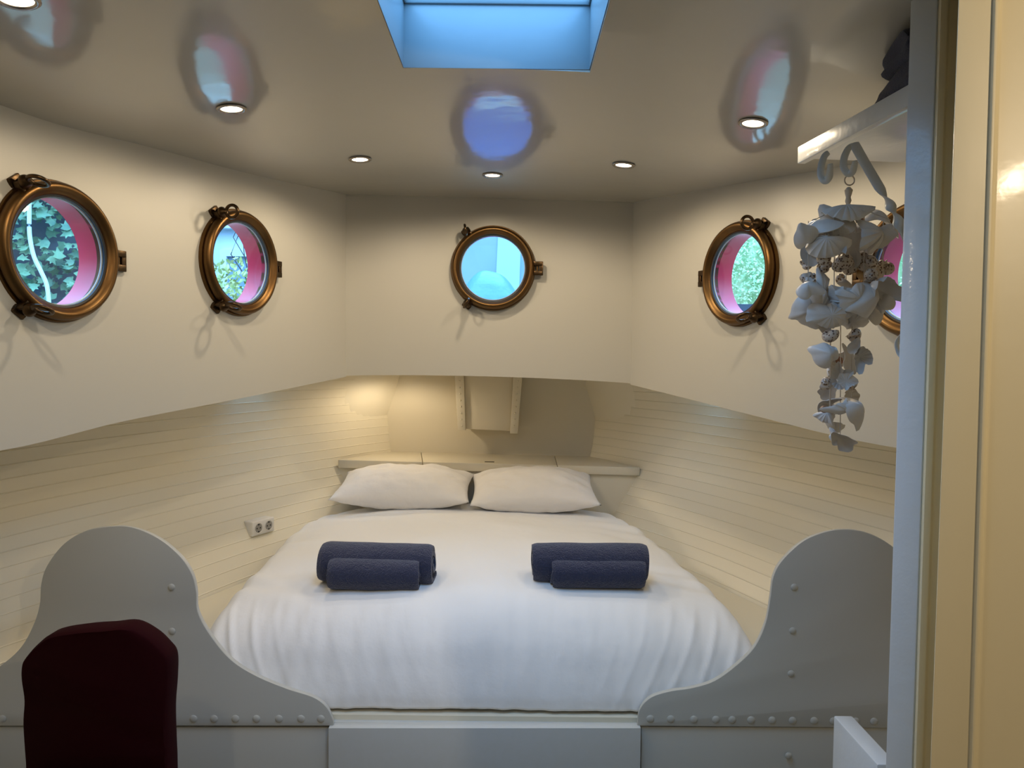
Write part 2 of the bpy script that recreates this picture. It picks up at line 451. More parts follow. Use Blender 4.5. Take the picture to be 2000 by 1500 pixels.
# side deck underside (closes between upper wall and hull)
b = MB()
for tab, zb_, sg in ((XL, ZBL, -1), (XR, ZBR, 1)):
    def fn(u, v, tab=tab, zb_=zb_, sg=sg):
        Y = lerp(-2.6, 3.5, v); x0 = interp(tab, Y) + sg * .03; x1 = AX + sg * 1.85
        return (lerp(x0, x1, u), Y, interp(zb_, max(Y, .2)) + .012)
    b.grid(3, 40, fn)
zb_ = interp(ZBL, 3.5) + .03
b.box((-2.0, 3.56, zb_ - .012), (1.8, 4.6, zb_ + .05))
tag(b.build('trim_3', M_bulk), kind='structure')
# bow bulkhead
b = MB().box((-1.1, 4.352, .45), (.9, 4.40, 1.5)); tag(b.build('wall_bow', M_bulk), kind='structure')
# stem column with riveted flanges
st = empty('stem_column', P(955, 842, 4.2), label='boxed cream steel stem column with riveted flanges above the headboard shelf', cat='column')
Yc = 4.24
def col_pt(px, py, Y): p = P(px, py, Y); return (p.x, p.z)
out = [col_pt(905, 725, Yc), col_pt(1003, 725, Yc), col_pt(998, 842, Yc), col_pt(909, 838, Yc)]
o = MB().prism(out[::-1], Yc, 4.352).build('shell', M_bulk, st, bevel=.004); o.name = 'column_web'
for px0, px1, q0, q1 in ((888, 906, 895, 910), (1003, 1021, 996, 1011)):
    out = [col_pt(px0, 725, Yc), col_pt(px1, 725, Yc), col_pt(q1, 846 if px0 > 950 else 840, Yc), col_pt(q0, 846 if px0 > 950 else 840, Yc)]
    fl = MB().prism(out[::-1], Yc - .022, Yc - .001).build('flange', M_bulk, st, bevel=.003)
    for k in range(8):
        t = (k + .5) / 8
        c = P(lerp((px0 + px1)/2, (q0 + q1)/2, t), lerp(738, 838, t), Yc - .022)
        MB().ball(c, (.0055, .004, .0055), 10, 6).build('rivet', M_bulk, fl)
relocate(st)

# ------------------------------------------------------------------ headboard shelf
hs = empty('headboard_shelf', P(955, 930, 3.97), label='cream headboard locker with a flat shelf top behind the pillows', cat='shelf')
Yf = 3.97
L0, R0 = P(660, 898, Yf), P(1250, 913, Yf)
zl, zr = L0.z, R0.z
def shelf_poly(x0, x1, yf, yb, z0, z1, zs0, zs1):
    """top slab with slightly different heights at each end"""
    return
hxl = lambda Y, z: AX - hullx(Y, z); hxr = lambda Y, z: AX + hullx(Y, z)
def zsh(x): return lerp(zl, zr, (x - L0.x) / (R0.x - L0.x))
def slab(xs_f, xs_b, yf, yb, dz0, dz1):
    b = MB(); n = 8; vs = []
    for k in range(n + 1):
        for (xa, y) in ((lerp(*xs_f, k/n), yf), (lerp(*xs_b, k/n), yb)):
            vs += [(xa, y, zsh(xa) + dz0), (xa, y, zsh(xa) + dz1)]
    fs = []
    for k in range(n):
        a = k*4; c = a + 4
        fs += [(a, c, c+1, a+1), (a+2, a+3, c+3, c+2), (a+1, c+1, c+3, a+3), (a, a+2, c+2, c)]
    fs += [(0, 1, 3, 2), (n*4, n*4+2, n*4+3, n*4+1)]
    return b.add(vs, fs)
xg0 = P(826, 905, 3.97).x; xg1 = P(1088, 905, 3.97).x
xb0 = P(822, 890, 4.33).x; xb1 = P(1083, 892, 4.33).x
slab((L0.x, xg0 - .003), (hxl(4.34, .9) - .02, xb0 - .003), Yf, 4.352, -.044, 0).build('shelf_top', M_bulk, hs, bevel=.003)
slab((xg1 + .003, R0.x), (xb1 + .003, hxr(4.34, .9) + .02), Yf, 4.352, -.044, 0).build('shelf_top', M_bulk, hs, bevel=.003)
hatch = slab((xg0, xg1), (xb0, xb1), Yf + .0005, 4.352, -.044, 0).build('hatch_lid', M_bulk, hs, bevel=.003)
c = P(956, 902, 4.03); MB().box((c.x - .026, 4.02, zsh(c.x) - .002), (c.x + .026, 4.045, zsh(c.x) + .0008)).build('finger_slot', M_black, hatch)
b = MB(); out = []
for k in range(9): z = lerp(.42, zl - .045, k/8); out.append((hxl(Yf + .02, z) - .01, z))
for k in range(9): z = lerp(zr - .045, .42, k/8); out.append((hxr(Yf + .02, z) + .01, z))
b.prism(out[::-1], Yf + .02, Yf + .045).build('front_panel', M_bulk, hs)
relocate(hs)

# ------------------------------------------------------------------ bed box, foot panels
YF = 2.20
def PF(px, py, Y=YF): p = P(px, py, Y); return (p.x, p.z)
def smooth_poly(pts, n=8):
    """Catmull-Rom through px points (open)"""
    out = []
    for i in range(len(pts) - 1):
        p0 = pts[max(i-1, 0)]; p1 = pts[i]; p2 = pts[i+1]; p3 = pts[min(i+2, len(pts)-1)]
        for k in range(n):
            t = k / n
            out.append(tuple(.5 * ((2*p1[j]) + (-p0[j]+p2[j])*t + (2*p0[j]-5*p1[j]+4*p2[j]-p3[j])*t*t + (-p0[j]+3*p1[j]-3*p2[j]+p3[j])*t**3) for j in (0, 1)))
    out.append(pts[-1]); return out
def rivets(pts, parent, r=.0115, Y=YF):
    for px, py in pts:
        c = P(px, py, Y)
        MB().lathe([(r*1.02, 0), (r, .0012), (r*.82, .003), (r*.45, .0042), (0.0001, .0048)], 16,
                   Matrix.Translation(c) @ Matrix.Rotation(R(90), 4, 'X')).build('rivet', M_steel, parent)
def foot_panel(curve, base, rv, small, label, lower, edge):
    e = empty('foot_panel', P(curve[len(curve)//2][0], 1418, YF), label=label, cat='bed panel', group='riveted foot panels of the bed')
    pts = smooth_poly(curve); out = [PF(*p) for p in pts] + [PF(*p) for p in base]
    pl = MB().prism(out, YF, YF + .012).build('plate', M_steel, e, bevel=.0025)
    # inner backing that thickens the rim
    cx = sum(p[0] for p in out) / len(out)
    inner = []
    for (x, z) in [PF(px, py) for px, py in pts]:
        inner.append((x, z))
    bk = []
    for i, (x, z) in enumerate(inner):
        a = inner[max(i-1, 0)]; c = inner[min(i+1, len(inner)-1)]
        t = Vector((c[0]-a[0], c[1]-a[1])).normalized(); nn = Vector((t.y, -t.x))
        bk.append((x + nn.x*.006, z + nn.y*.006))
    zb = PF(*base[0])[1]
    bk += [(bk[-1][0], zb), (bk[0][0], zb)]
    MB().prism(bk, YF + .0125, YF + .030).build('backing_board', M_steel, e, bevel=.003)
    rivets(rv, pl); rivets(small, pl, .0105)
    x0, x1 = lower; z1 = PF(0, base[0][1])[1]
    lp = MB(); a = PF(x0, 1420)[0]; c = PF(x1, 1420)[0]
    za, zc = PF(x0, 1422)[1], PF(x1, 1424)[1]
    lp.prism([(a, za), (c, zc), (c, 0), (a, 0)], YF + .008, YF + .03).build('lower_plate', M_steel, e, bevel=.002)
    return e, lp
leftc = [(-220, 1395), (-120, 1365), (-40, 1325), (0, 1301), (40, 1265), (65, 1220), (77, 1180), (80, 1140), (92, 1104), (125, 1062), (170, 1036), (220, 1028), (262, 1031), (310, 1052), (350, 1085), (374, 1120), (383, 1155), (386, 1195), (410, 1240), (450, 1288), (500, 1320), (560, 1345), (612, 1362), (638, 1382), (651, 1408)]
e, lp = foot_panel(leftc, [(651, 1418), (-220, 1418)], [(x, 1404) for x in (-60, 5, 378, 418, 460, 501, 545, 588, 627)], [(335, 1147), (336, 1233)],
    'riveted grey steel foot panel left of the bed, behind the burgundy chair', (-220, 640), 651)
relocate(e)
rightc = [(1245, 1414), (1250, 1385), (1272, 1362), (1310, 1350), (1350, 1344), (1395, 1330), (1440, 1298), (1475, 1262), (1496, 1215), (1505, 1165), (1511, 1125), (1530, 1092), (1572, 1055), (1625, 1036), (1675, 1036), (1720, 1052), (1760, 1082), (1790, 1120), (1805, 1180), (1830, 1240), (1880, 1300), (2000, 1350)]
e, lp = foot_panel(rightc, [(2000, 1424), (1245, 1418)], [(x, 1404 + (x-1270)*.012) for x in (1270, 1310, 1355, 1398, 1430, 1467, 1508, 1548, 1590, 1628, 1671, 1707)], [(1551, 1147), (1548, 1232), (1545, 1316), (1540, 1476)],
    'riveted grey steel foot panel right of the bed, behind the grey post', (1254, 2000), 1245)
relocate(e)

bx = empty('bed_box', P(946, 1460, YF), label='white painted bed box board below the duvet front between the riveted panels', cat='bed base')
a, c = PF(641, 1422, YF - .015), PF(1252, 1422, YF - .015)
MB().prism([(a[0], a[1]), (c[0], c[1]), (c[0], 0), (a[0], 0)], YF - .015, YF + .02).build('front_board', M_board, bx, bevel=.002)
MB().box((a[0], YF + .0205, a[1] - .03), (c[0], YF + .12, a[1] + .001)).build('rim_board', M_board, bx, bevel=.002)
# platform with raised side ledges
def ledge(u, v, sg):
    Y = lerp(2.30, 3.965, v); xo = AX + sg * (hullx(Y, .5) - .006); xi = AX + sg * min(.80, hullx(Y, .5) - .01)
    return (lerp(xi, xo, u), Y, .5)
for sg in (-1, 1): MB().grid(3, 30, lambda u, v: ledge(u, v, sg)).build('side_ledge', M_hull, bx)
MB().box((AX - .66, YF + .035, .30), (AX + .66, 3.985, .385)).build('platform', M_hull, bx)
MB().box((-.90, 2.34, .3855), (.64, 3.86, .56)).build('mattress', M_duvet, bx, bevel=.04, seg=4)
relocate(bx)

# ------------------------------------------------------------------ duvet
DL = sorted([(3.95, -.80), (3.8, -.92), (3.6, -1.0), (3.3, -1.01), (2.85, -.985), (2.5, -.99), (2.3, -1.0), (2.2, -1.0)])
DR = sorted([(3.95, .50), (3.8, .57), (3.6, .61), (3.3, .65), (2.85, .72), (2.45, .78), (2.3, .81), (2.2, .81)])
prof = [(3.93, .66), (3.88, .70), (3.6, .725), (3.2, .735), (2.9, .73), (2.6, .715), (2.45, .695), (2.37, .655), (2.31, .59), (2.272, .51), (2.25, .44), (2.248, .399)]
pl_ = [0]
for i in range(1, len(prof)): pl_.append(pl_[-1] + math.dist(prof[i], prof[i-1]))
PY = [(pl_[i] / pl_[-1], prof[i][0]) for i in range(len(prof))]; PZ = [(pl_[i] / pl_[-1], prof[i][1]) for i in range(len(prof))]
def nz(x, y, s, k=0): return noise.noise(Vector((x * s, y * s, k)))
def duvet_z(u, v):
    Y = interp(PY, v); zt = interp(PZ, v); s = 2*u - 1
    return Y, zt, s
def duvet_fn(u, v):
    Y, zt, s = duvet_z(u, v)
    xl, xr = interp(DL, Y), interp(DR, Y); xc = (xl + xr) / 2; w = (xr - xl) / 2
    # rounded edge section: angle param at the rim
    a = abs(s); sg = 1 if s > 0 else -1
    front = sst(.80, 1.0, v)
    if a < .86:
        x = a / .86 * (w - .09); dz = -.035 * (a / .86) ** 3
    else:
        t = (a - .86) / .14 * math.pi * .5
        x = w - .09 + .09 * math.sin(t); dz = -.035 - .13 * (1 - math.cos(t))
    dz *= (1 - .75 * front)
    X = xc + sg * x
    # plumpness and wrinkles
    p = .012 * nz(X, Y, 2.6, 1) + .008 * nz(X, Y, 6, 2)
    edge = sst(.45, .95, a) * (1 - front)
    p += .009 * edge * math.sin(34 * Y + 9 * X + 5 * nz(X, Y, 3, 4)) * (.5 + .5 * nz(X, Y, 4, 7))
    # folds gathered on the front face, fanning from the corners
    fr = sst(.76, .88, v)
    xx = X - AX; cx = (-1 if xx < 0 else 1)
    fan = .12 + .88 * sst(.30, .80, abs(xx))
    ph = 80 * (abs(xx) + .45 * (.69 - zt)) + 4 * nz(X, zt, 3, 9)
    ridge = max(0, math.sin(ph)) ** 3 - .25
    p2 = fr * fan * .009 * ridge * (.6 + .9 * nz(X * 2, zt, 2, 3)) + fr * .006 * nz(X * 5, zt, 5, 11)
    p2 += fr * .004 * nz(X * 3.2, zt * .6, 2.4, 15)
    yy = Y - p2 * sst(.75, .9, v) + (.012 if v > .985 else 0) * 0
    # keep the belly of the front face bulging in the middle of its height
    yy = max(yy, 2.236)
    return (X, yy, zt + dz + p * (1 - .8 * front) + p2 * (1 - sst(.8, .95, v)))
b = MB().grid(240, 260, duvet_fn)
duv = b.build('duvet', M_duvet, smooth=180)
sm = duv.modifiers.new('thick', 'SOLIDIFY'); sm.thickness = .02; sm.offset = -1
tag(duv, 'puffy white duvet spread over the built-in bed', 'duvet')
DT = BVHTree.FromPolygons([tuple(v.co) for v in duv.data.vertices], [tuple(p.vertices) for p in duv.data.polygons])
def top_z(x, y):
    h = DT.ray_cast(Vector((x, y, 2)), Vector((0, 0, -1)))
    return h[0].z if h[0] else .7

# ------------------------------------------------------------------ pillows
def pillow(name, px0, px1, pyb, Y, h, d, tilt, seed, label):
    L = P(px0, pyb, Y); Rr = P(px1, pyb, Y); w = (Rr.x - L.x) / 2; c = (L + Rr) / 2
    zt = top_z(c.x, Y)
    b = MB()
    def fn(u, v, sg):
        x = 2*u - 1; y = 2*v - 1
        ex = (1 - abs(x) ** 2.0); ey = (1 - abs(y) ** 2.2)
        t = max(0, ex * ey) ** .56
        pin = 1 - .06 * (1 - abs(y) ** 2) * abs(x) ** 3
        pin2 = 1 - .12 * (1 - abs(x) ** 2) * abs(y) ** 3
        X = x * w * pin; Yy = y * d / 2 * pin2; Z = sg * t * h / 2
        Z += sg * t * (.010 * noise.noise(Vector((x*2.4, y*2.4, seed))) + .006 * math.sin(9*x + 5*y + seed) * abs(x))
        Z += .006 * noise.noise(Vector((x*7, y*5, seed + 4))) + .005 * math.sin(14*(x*.7 + y) + 3*noise.noise(Vector((x*2, y*2, seed)))) * abs(x) * t * (1 if seed > 3 else .4)
        return (X, Yy, Z)
    b.grid(56, 40, lambda u, v: fn(u, v, 1)); b.grid(56, 40, lambda u, v: fn(u, v, -1))
    M = Matrix.Translation((c.x, Y + d * .13, zt + h * .47)) @ Matrix.Rotation(R(tilt), 4, 'X') @ Matrix.Rotation(R(seed * .8 - 2), 4, 'Z')
    for i, v in enumerate(b.v): b.v[i] = tuple(M @ Vector(v))
    o = b.build(name, M_pillow, smooth=180, weld=True)
    tag(o, label, 'pillow', 'white pillows at the head of the bed')
    return o
pillow('pillow', 655, 921, 984, 3.71, .20, .42, 10, 1.3, 'plump white pillow on the left side of the bed head')
pillow('pillow', 918, 1166, 979, 3.72, .195, .42, 12, 4.6, 'creased white pillow on the right side of the bed head')

# ------------------------------------------------------------------ rolled towels
def towel(px0, px1, pyb, dia, label, seed, turns=3.3, m=None, rot=0):
    cpx = (px0 + px1) / 2; z = .71
    for _ in range(6):
        p = Pz(cpx, pyb, z); z = top_z(p.x, p.y + dia*.3)
    wid = (px1 - px0) / F * (p.y + dia * .2)
    th = dia / 2 / (turns + .6)
    n = int(turns * 26); b = MB(); nx = 40
    rings = []
    for i in range(n + 1):
        a = 2 * math.pi * turns * i / n
        r = th * .35 + th * a / (2 * math.pi) + th * .25
        rings.append((a, r))
    a_end = rings[-1][0]; off = R(-60 + seed * 13) - a_end
    vs = []; fs = []
    for i, (a, r) in enumerate(rings):
        lay = a / a_end
        for j in range(nx + 1):
            u = j / nx; x = (u - .5) * wid * (1 - .03 * math.sin(a * .5 + seed)) + .004 * noise.noise(Vector((a * .8, seed, 0)))
            rr = r * (1 + .05 * noise.noise(Vector((x * 9, a * .6, seed)))); 
            endr = max(0, abs(2*u - 1) - .88) / .12
            rr -= th * .35 * endr ** 2
            for k, dr in enumerate((th * .46, -th * .46)):
                q = rr + dr; aa = a + off
                vs.append((x, q * math.cos(aa) * 1.06, q * math.sin(aa) * .97))
    m2 = (nx + 1) * 2
    for i in range(n):
        for j in range(nx):
            A = i*m2 + j*2; B = A + 2; C_ = A + m2; D = C_ + 2
            fs += [(A, B, D, C_), (A + 1, C_ + 1, D + 1, B + 1)]
        A = i*m2; C_ = A + m2; fs.append((A, C_, C_ + 1, A + 1))
        A = i*m2 + nx*2; C_ = A + m2; fs.append((A, A + 1, C_ + 1, C_))
    for i in (0, n):
        for j in range(nx): A = i*m2 + j*2; fs.append((A, A + 1, A + 3, A + 2))
    zc = top_z(p.x, p.y + dia * .45)
    M = Matrix.Translation((p.x, p.y + dia * .52, zc + dia * .455)) @ Matrix.Rotation(R(rot), 4, 'Z')
    b.add(vs, fs, M)
    o = b.build('rolled_towel', m or M_navy, smooth=50)
    return tag(o, label, 'towel', 'rolled navy towels on the bed')
towel(620, 842, 1146, .140, 'larger navy rolled towel at the back of the left towel pair on the duvet', 1, rot=-3)
towel(639, 815, 1160, .108, 'smaller navy rolled towel at the front of the left towel pair on the duvet', 2, rot=-2)
towel(1042, 1266, 1146, .140, 'larger navy rolled towel at the back of the right towel pair on the duvet', 3, rot=1)
towel(1078, 1263, 1158, .106, 'smaller navy rolled towel at the front of the right towel pair on the duvet', 4, rot=1)

# ------------------------------------------------------------------ portholes
LABS = ['brass porthole nearest on the left wall, showing ivy outside', 'brass porthole further along the left wall, showing a pale building and yellow shrub',
        'brass porthole centred on the front wall above the bed, with bright blue view', 'brass porthole on the right wall beside the shell wind chime, showing green hedge',
        'brass porthole on the right wall mostly hidden by the grey post']
def M4(x=0, y=0, z=0): return Matrix.Translation((x, y, z))
for idx, (M, mir) in enumerate(PORTS):
    root = empty('window_%d' % (idx + 1), (0, 0, 0), kind='structure', label=LABS[idx], cat='porthole'); root.matrix_world = M
    # seat flange + reveal + ring + glass; local z points into the room
    MB().lathe([(.160, -.02), (.199, -.02), (.199, .004), (.196, .010), (.160, .010)], 72, closed=True).build('seat_flange', M_brass, root)
    MB().lathe([(.161, .010), (.190, .010), (.193, .016), (.192, .026), (.186, .036), (.178, .040), (.170, .037), (.166, .030), (.160, .026), (.156, .022), (.156, .012)], 80, closed=True).build('frame', M_brass, root, smooth=50)
    MB().lathe([(.1565, .010), (.1565, .021), (.150, .019), (.150, .010)], 72, closed=True).build('seal', M_rubber, root)
    MB().lathe([(.1505, .011), (.1505, .008), (.1485, .006), (.147, .006), (.147, .009)], 72, closed=True).build('pale_bead', M_silver, root)
    MB().lathe([(.155, .013), (.155, .016)], 64).build('pane', M_glass, root)
    MB().lathe([(.160, -.088), (.160, .004), (.167, .004), (.167, -.088)], 72, closed=True).build('reveal', M_red, root)
    # hinge
    hx = .192 * mir
    b = MB()
    for y0, y1 in ((-.032, -.012), (.012, .032)):
        b.box((min(hx - .006*mir, hx + .038*mir), y0, .004), (max(hx - .006*mir, hx + .038*mir), y1, .024))
    b.box((min(hx + .024*mir, hx + .042*mir), -.032, .002), (max(hx + .024*mir, hx + .042*mir), .032, .02))
    h = b.build('hinge', M_bronze, root, bevel=.002)
    MB().cyl((hx + .015*mir, -.030, .014), (hx + .015*mir, .030, .014), .0045, 12).build('hinge_pin', M_brass, h)
    for k, ang in enumerate((127, 235)):
        a = R(ang if mir > 0 else 180 - ang)
        D = Matrix.Rotation(a, 4, 'Z')
        b = MB()
        # ear cast on the frame, forked
        for s in (-1, 1):
            b.add(*[[tuple(v) for v in [(.178, s*.006, .008), (.178, s*.017, .008), (.216, s*.016, .006), (.216, s*.006, .006), (.178, s*.006, .034), (.178, s*.017, .034), (.213, s*.015, .030), (.213, s*.006, .030)]],
                    [(0,3,2,1),(4,5,6,7),(0,1,5,4),(1,2,6,5),(2,3,7,6),(3,0,4,7)]], D)
        b.box((.200, -.020, -.010), (.226, .020, .010), D)
        lug = b.build('dog_lug', M_bronze, root, bevel=.003)
        b = MB(); b.lathe([(.006, -.004), (.006, .052)], 12, D @ M4(.207, 0, 0))
        b.lathe([(.014, .028), (.019, .033), (.019, .040), (.013, .047), (.009, .056), (.006, .060)], 16, D @ M4(.207, 0, 0))
        # looped ring of the dog nut, plane contains the room axis
        tw = 90 - math.degrees(a) + [(68, 66), (4, 62), (12, -28), (-4, -56), (0, 0)][idx][k]
        b.torus(.022, .0056, D @ M4(.207, 0, .080) @ Matrix.Rotation(R(tw), 4, 'Z') @ Matrix.Rotation(R(90), 4, 'X'), sx=1, sy=1.15)
        b.build('dog_nut', M_bronze, lug, smooth=60)
        MB().cyl(tuple(D @ Vector((.214, -.021, .002))), tuple(D @ Vector((.214, .021, .002))), .007, 12).build('dog_barrel', M_bronze, lug)

# ------------------------------------------------------------------ ceiling downlights
def downlight(px, py, label, power=1.0, aim=None, visible_pt=None):
    p = Pceil(px, py) if visible_pt is None else Vector(visible_pt)
    e = empty('ceiling_light', p, label=label, cat='ceiling light', group='recessed ceiling downlights')
    if visible_pt is None:
        g = .05; n = Vector((-(ceil_z(p.x+g, p.y) - ceil_z(p.x-g, p.y))/(2*g), -(ceil_z(p.x, p.y+g) - ceil_z(p.x, p.y-g))/(2*g), 1)).normalized()
        e.rotation_mode = 'QUATERNION'; e.rotation_quaternion = n.to_track_quat('Z', 'Y')
    MB().lathe([(.030, .0), (.041, -.001), (.042, -.004), (.038, -.007), (.031, -.006), (.029, -.003)], 40, closed=True).build('trim_ring', M_chrome, e, smooth=60)
    MB().lathe([(.0001, -.0035), (.018, -.0038), (.0295, -.0018)], 32).build('lens', M_bulb, e)
    ld = bpy.data.lights.new('downlight_or_fill', 'SPOT'); ld.energy = LAMP_W * power; ld.color = LAMP_COL
    ld.spot_size = R(174); ld.spot_blend = .45; ld.shadow_soft_size = .022
    lo = bpy.data.objects.new('downlight_or_fill', ld); COL.objects.link(lo); lo.location = p + Vector((0, 0, -.03))
    if aim is not None: lo.rotation_euler = (Vector(aim)).to_track_quat('-Z', 'Y').to_euler()
    return e
downlight(452, 211, 'round downlight in the ceiling above the left porthole nearest the bow', 1.0)
downlight(703, 310, 'glaring round downlight near the front left corner of the ceiling', 1.2)
downlight(962, 341, 'round downlight in the middle of the ceiling front edge, above the centre porthole', 1.0)
downlight(1218, 321, 'round downlight near the front right corner of the ceiling', 1.0)
downlight(1471, 239, 'round downlight in the ceiling left of the towel shelf', 1.0)
downlight(32, -4, 'round downlight cut off by the top left corner of the photo', 1.0)
# lamp under the side deck at the left of the bow recess
downlight(0, 0, 'small lamp under the deck in the left corner of the bow recess', .55, visible_pt=(-.62, 4.02, zb_ - .014))

# ------------------------------------------------------------------ wall socket on the hull planks
HT = BVHTree.FromPolygons([tuple(v.co) for v in hl.data.vertices], [tuple(p.vertices) for p in hl.data.polygons])
d = ray(503, 1027).normalized(); h = HT.ray_cast(CAM, d)
pc = h[0]; q = HT.ray_cast(CAM, ray(560, 1013).normalized())[0]; up_ = HT.ray_cast(CAM, ray(503, 990).normalized())[0]
tx = (q - pc).normalized(); n = tx.cross(Vector((0, 0, 1))); n = n if n.dot(CAM - pc) > 0 else -n
ty = Vector((0, 0, 1)); tx = ty.cross(n).normalized()
M = Matrix((tx, ty, n.normalized())).transposed().to_4x4(); M.translation = pc
e = empty('wall_socket', label='white double power socket on the planked hull left of the bed', cat='power socket'); e.matrix_world = M
MB().box((-.068, -.034, -.02), (.068, .034, .038)).build('housing', M_plast, e, bevel=.006, seg=3)
for sx in (-.031, .031):
    s_ = MB().lathe([(.024, .0385), (.0255, .0395), (.0235, .0405), (.021, .0385), (.020, .0386)], 32, M4(sx, 0, 0), closed=True).build('socket_rim', M_plast, e)
    w = MB().lathe([(.0205, .0388), (.0205, .0392)], 32, M4(sx, 0, 0)).build('socket_well', mat('grey_well', (.28, .27, .25), .5), e)
    b = MB()
    for a in (-.0095, .0095): b.lathe([(.0034, .039), (.0034, .0398)], 12, M4(sx + a, 0, 0))
    for a in (-1, 1): b.box((sx - .004, a*.016 - .003, .039), (sx + .004, a*.016 + .003, .0398))
    b.build('pin_holes', M_black, w)

# ------------------------------------------------------------------ burgundy chair
ch = empty('dining_chair', (-.80, 1.78, 0), label='burgundy fabric covered dining chair back in front of the left foot panel', cat='chair')
Yb = 1.74
oc = [(45, 1500), (40, 1420), (44, 1370), (38, 1330), (38, 1306), (46, 1288), (75, 1258), (110, 1234), (165, 1222), (212, 1219), (255, 1218), (290, 1240), (314, 1268), (326, 1292), (326, 1340), (322, 1400), (323, 1470), (324, 1500)]
oc = [(x - (16 if x < 150 else 9), y + 9) for x, y in oc]
pts = smooth_poly(oc, 5); out = [(P(x, y, Yb).x, P(x, y, Yb).z) for x, y in pts]
out += [(out[-1][0], .40), (out[0][0], .40)]
cxm = sum(p[0] for p in out) / len(out)
b = MB(); n = len(out); lay = [(.0, .965), (.006, .985), (.018, 1.0), (.05, 1.0), (.062, .985), (.068, .965)]
vs = []; zc_ = .62
for dy, sc in lay:
    for x, z in out:
        bow = .03 * ((x - cxm) / .18) ** 2
        vs.append((cxm + (x - cxm) * sc, Yb + dy + .02 * (z - .6) * -1 + bow, zc_ + (z - zc_) * (1 - (1 - sc) * .8)))
fs = [tuple(range(n)), tuple(range(6*n - 1, 5*n - 1, -1))]
for l in range(5):
    for i in range(n): j = (i + 1) % n; fs.append((l*n + i, (l+1)*n + i, (l+1)*n + j, l*n + j))
b.add(vs, fs).build('backrest', M_chair, ch, smooth=60)
x0, x1 = min(p[0] for p in out) + .01, max(p[0] for p in out) - .01
MB().box((x0, 1.33, .41), (x1, Yb + .02, .48)).build('seat', M_chair, ch, bevel=.02, seg=3)
MB().box((x0 + .005, 1.34, .18), (x1 - .005, Yb + .06, .415)).build('skirt', M_chair, ch, bevel=.01)
for lx in (x0 + .03, x1 - .03):
    for ly in (1.37, Yb + .035): MB().box((lx - .018, ly - .018, 0), (lx + .018, ly + .018, .2)).build('leg', M_wood, ch, bevel=.003)
relocate(ch)

# ------------------------------------------------------------------ right side: post, half panel, shelf, jamb
def quadprism(c0, c1, mat_, name, parent=None, bevel=.003, label=None):
    vs = [tuple(p) for p in c0] + [tuple(p) for p in c1]
    fs = [(0,3,2,1),(4,5,6,7),(0,1,5,4),(1,2,6,5),(2,3,7,6),(3,0,4,7)]
    return MB().add(vs, fs).build(name, mat_, parent, bevel=bevel)
YP = 1.42
pt_l, pt_r = P(1777, 0, 1.44), P(1831, 0, 1.397); pb_l, pb_r = P(1728, 1500, 1.44), P(1781, 1500, 1.397)
def ext(a, b_, z): t = (z - a.z) / (b_.z - a.z); return Vector(a).lerp(b_, t)
ztop = 2.26
c0 = [ext(pt_l, pb_l, 0), ext(pt_r, pb_r, 0)]; c1 = [ext(pt_l, pb_l, ztop), ext(pt_r, pb_r, ztop)]
D_ = Vector((.0425, .025, 0))
post = quadprism([c0[0], c0[1], c0[1] + D_, c0[0] + D_], [c1[0], c1[1], c1[1] + D_, c1[0] + D_], M_post, 'post', bevel=.005)
tag(post, 'tall square grey-painted post beside the cream door jamb', 'post')
YP = 1.45
# half-height panel beside the post
zt_ = .655
f0 = Pz(1628, 1397, zt_); f1 = Pz(1664, 1397, zt_); x0 = f0.x; x1 = f1.x
hp = MB().box((x0, YP + .056, 0), (x1, f0.y, zt_)).build('half_panel', M_post, bevel=.004)
tag(hp, 'low grey half panel with a shiny blue-reflecting top edge, left of the post', 'partition')

# shelf high on the right
zs_ = 2.01
A0 = Pz(1557, 320, zs_); B0 = Pz(1777, 205, zs_)
dirv = (B0 - A0); dirv.z = 0; dirv.normalize()
C0 = A0 + dirv * ((A0.y - (YP + .06)) / -dirv.y) if dirv.y < 0 else B0
sh = empty('towel_shelf', A0, label='white painted shelf high on the right, carried on a scrolled iron bracket', cat='shelf')
def wallx(Y): return interp(XR, Y)
outv = Vector((-dirv.y, dirv.x, 0)); 
if outv.x < 0: outv = -outv
def toWall(p, k=1.0):
    for s in range(400):
        q = p + outv * (s * .003)
        if q.x > wallx(q.y) - .004: return q
    return q
A1 = toWall(A0); C1 = toWall(C0)
FH = .044
off = outv * .022
c0 = [A0 + Vector((0,0,0)), C0, C0 + off, A0 + off]
quadprism(c0, [p + Vector((0, 0, FH)) for p in c0], M_post, 'fascia', sh, bevel=.003)
o1 = outv * .0225
c0 = [A0 + o1 + Vector((0,0,.014)), C0 + o1 + Vector((0,0,.014)), C1 + Vector((0,0,.014)), A1 + Vector((0,0,.014))]
quadprism(c0, [p + Vector((0, 0, .022)) for p in c0], M_post, 'shelf_board', sh, bevel=.002)
relocate(sh)

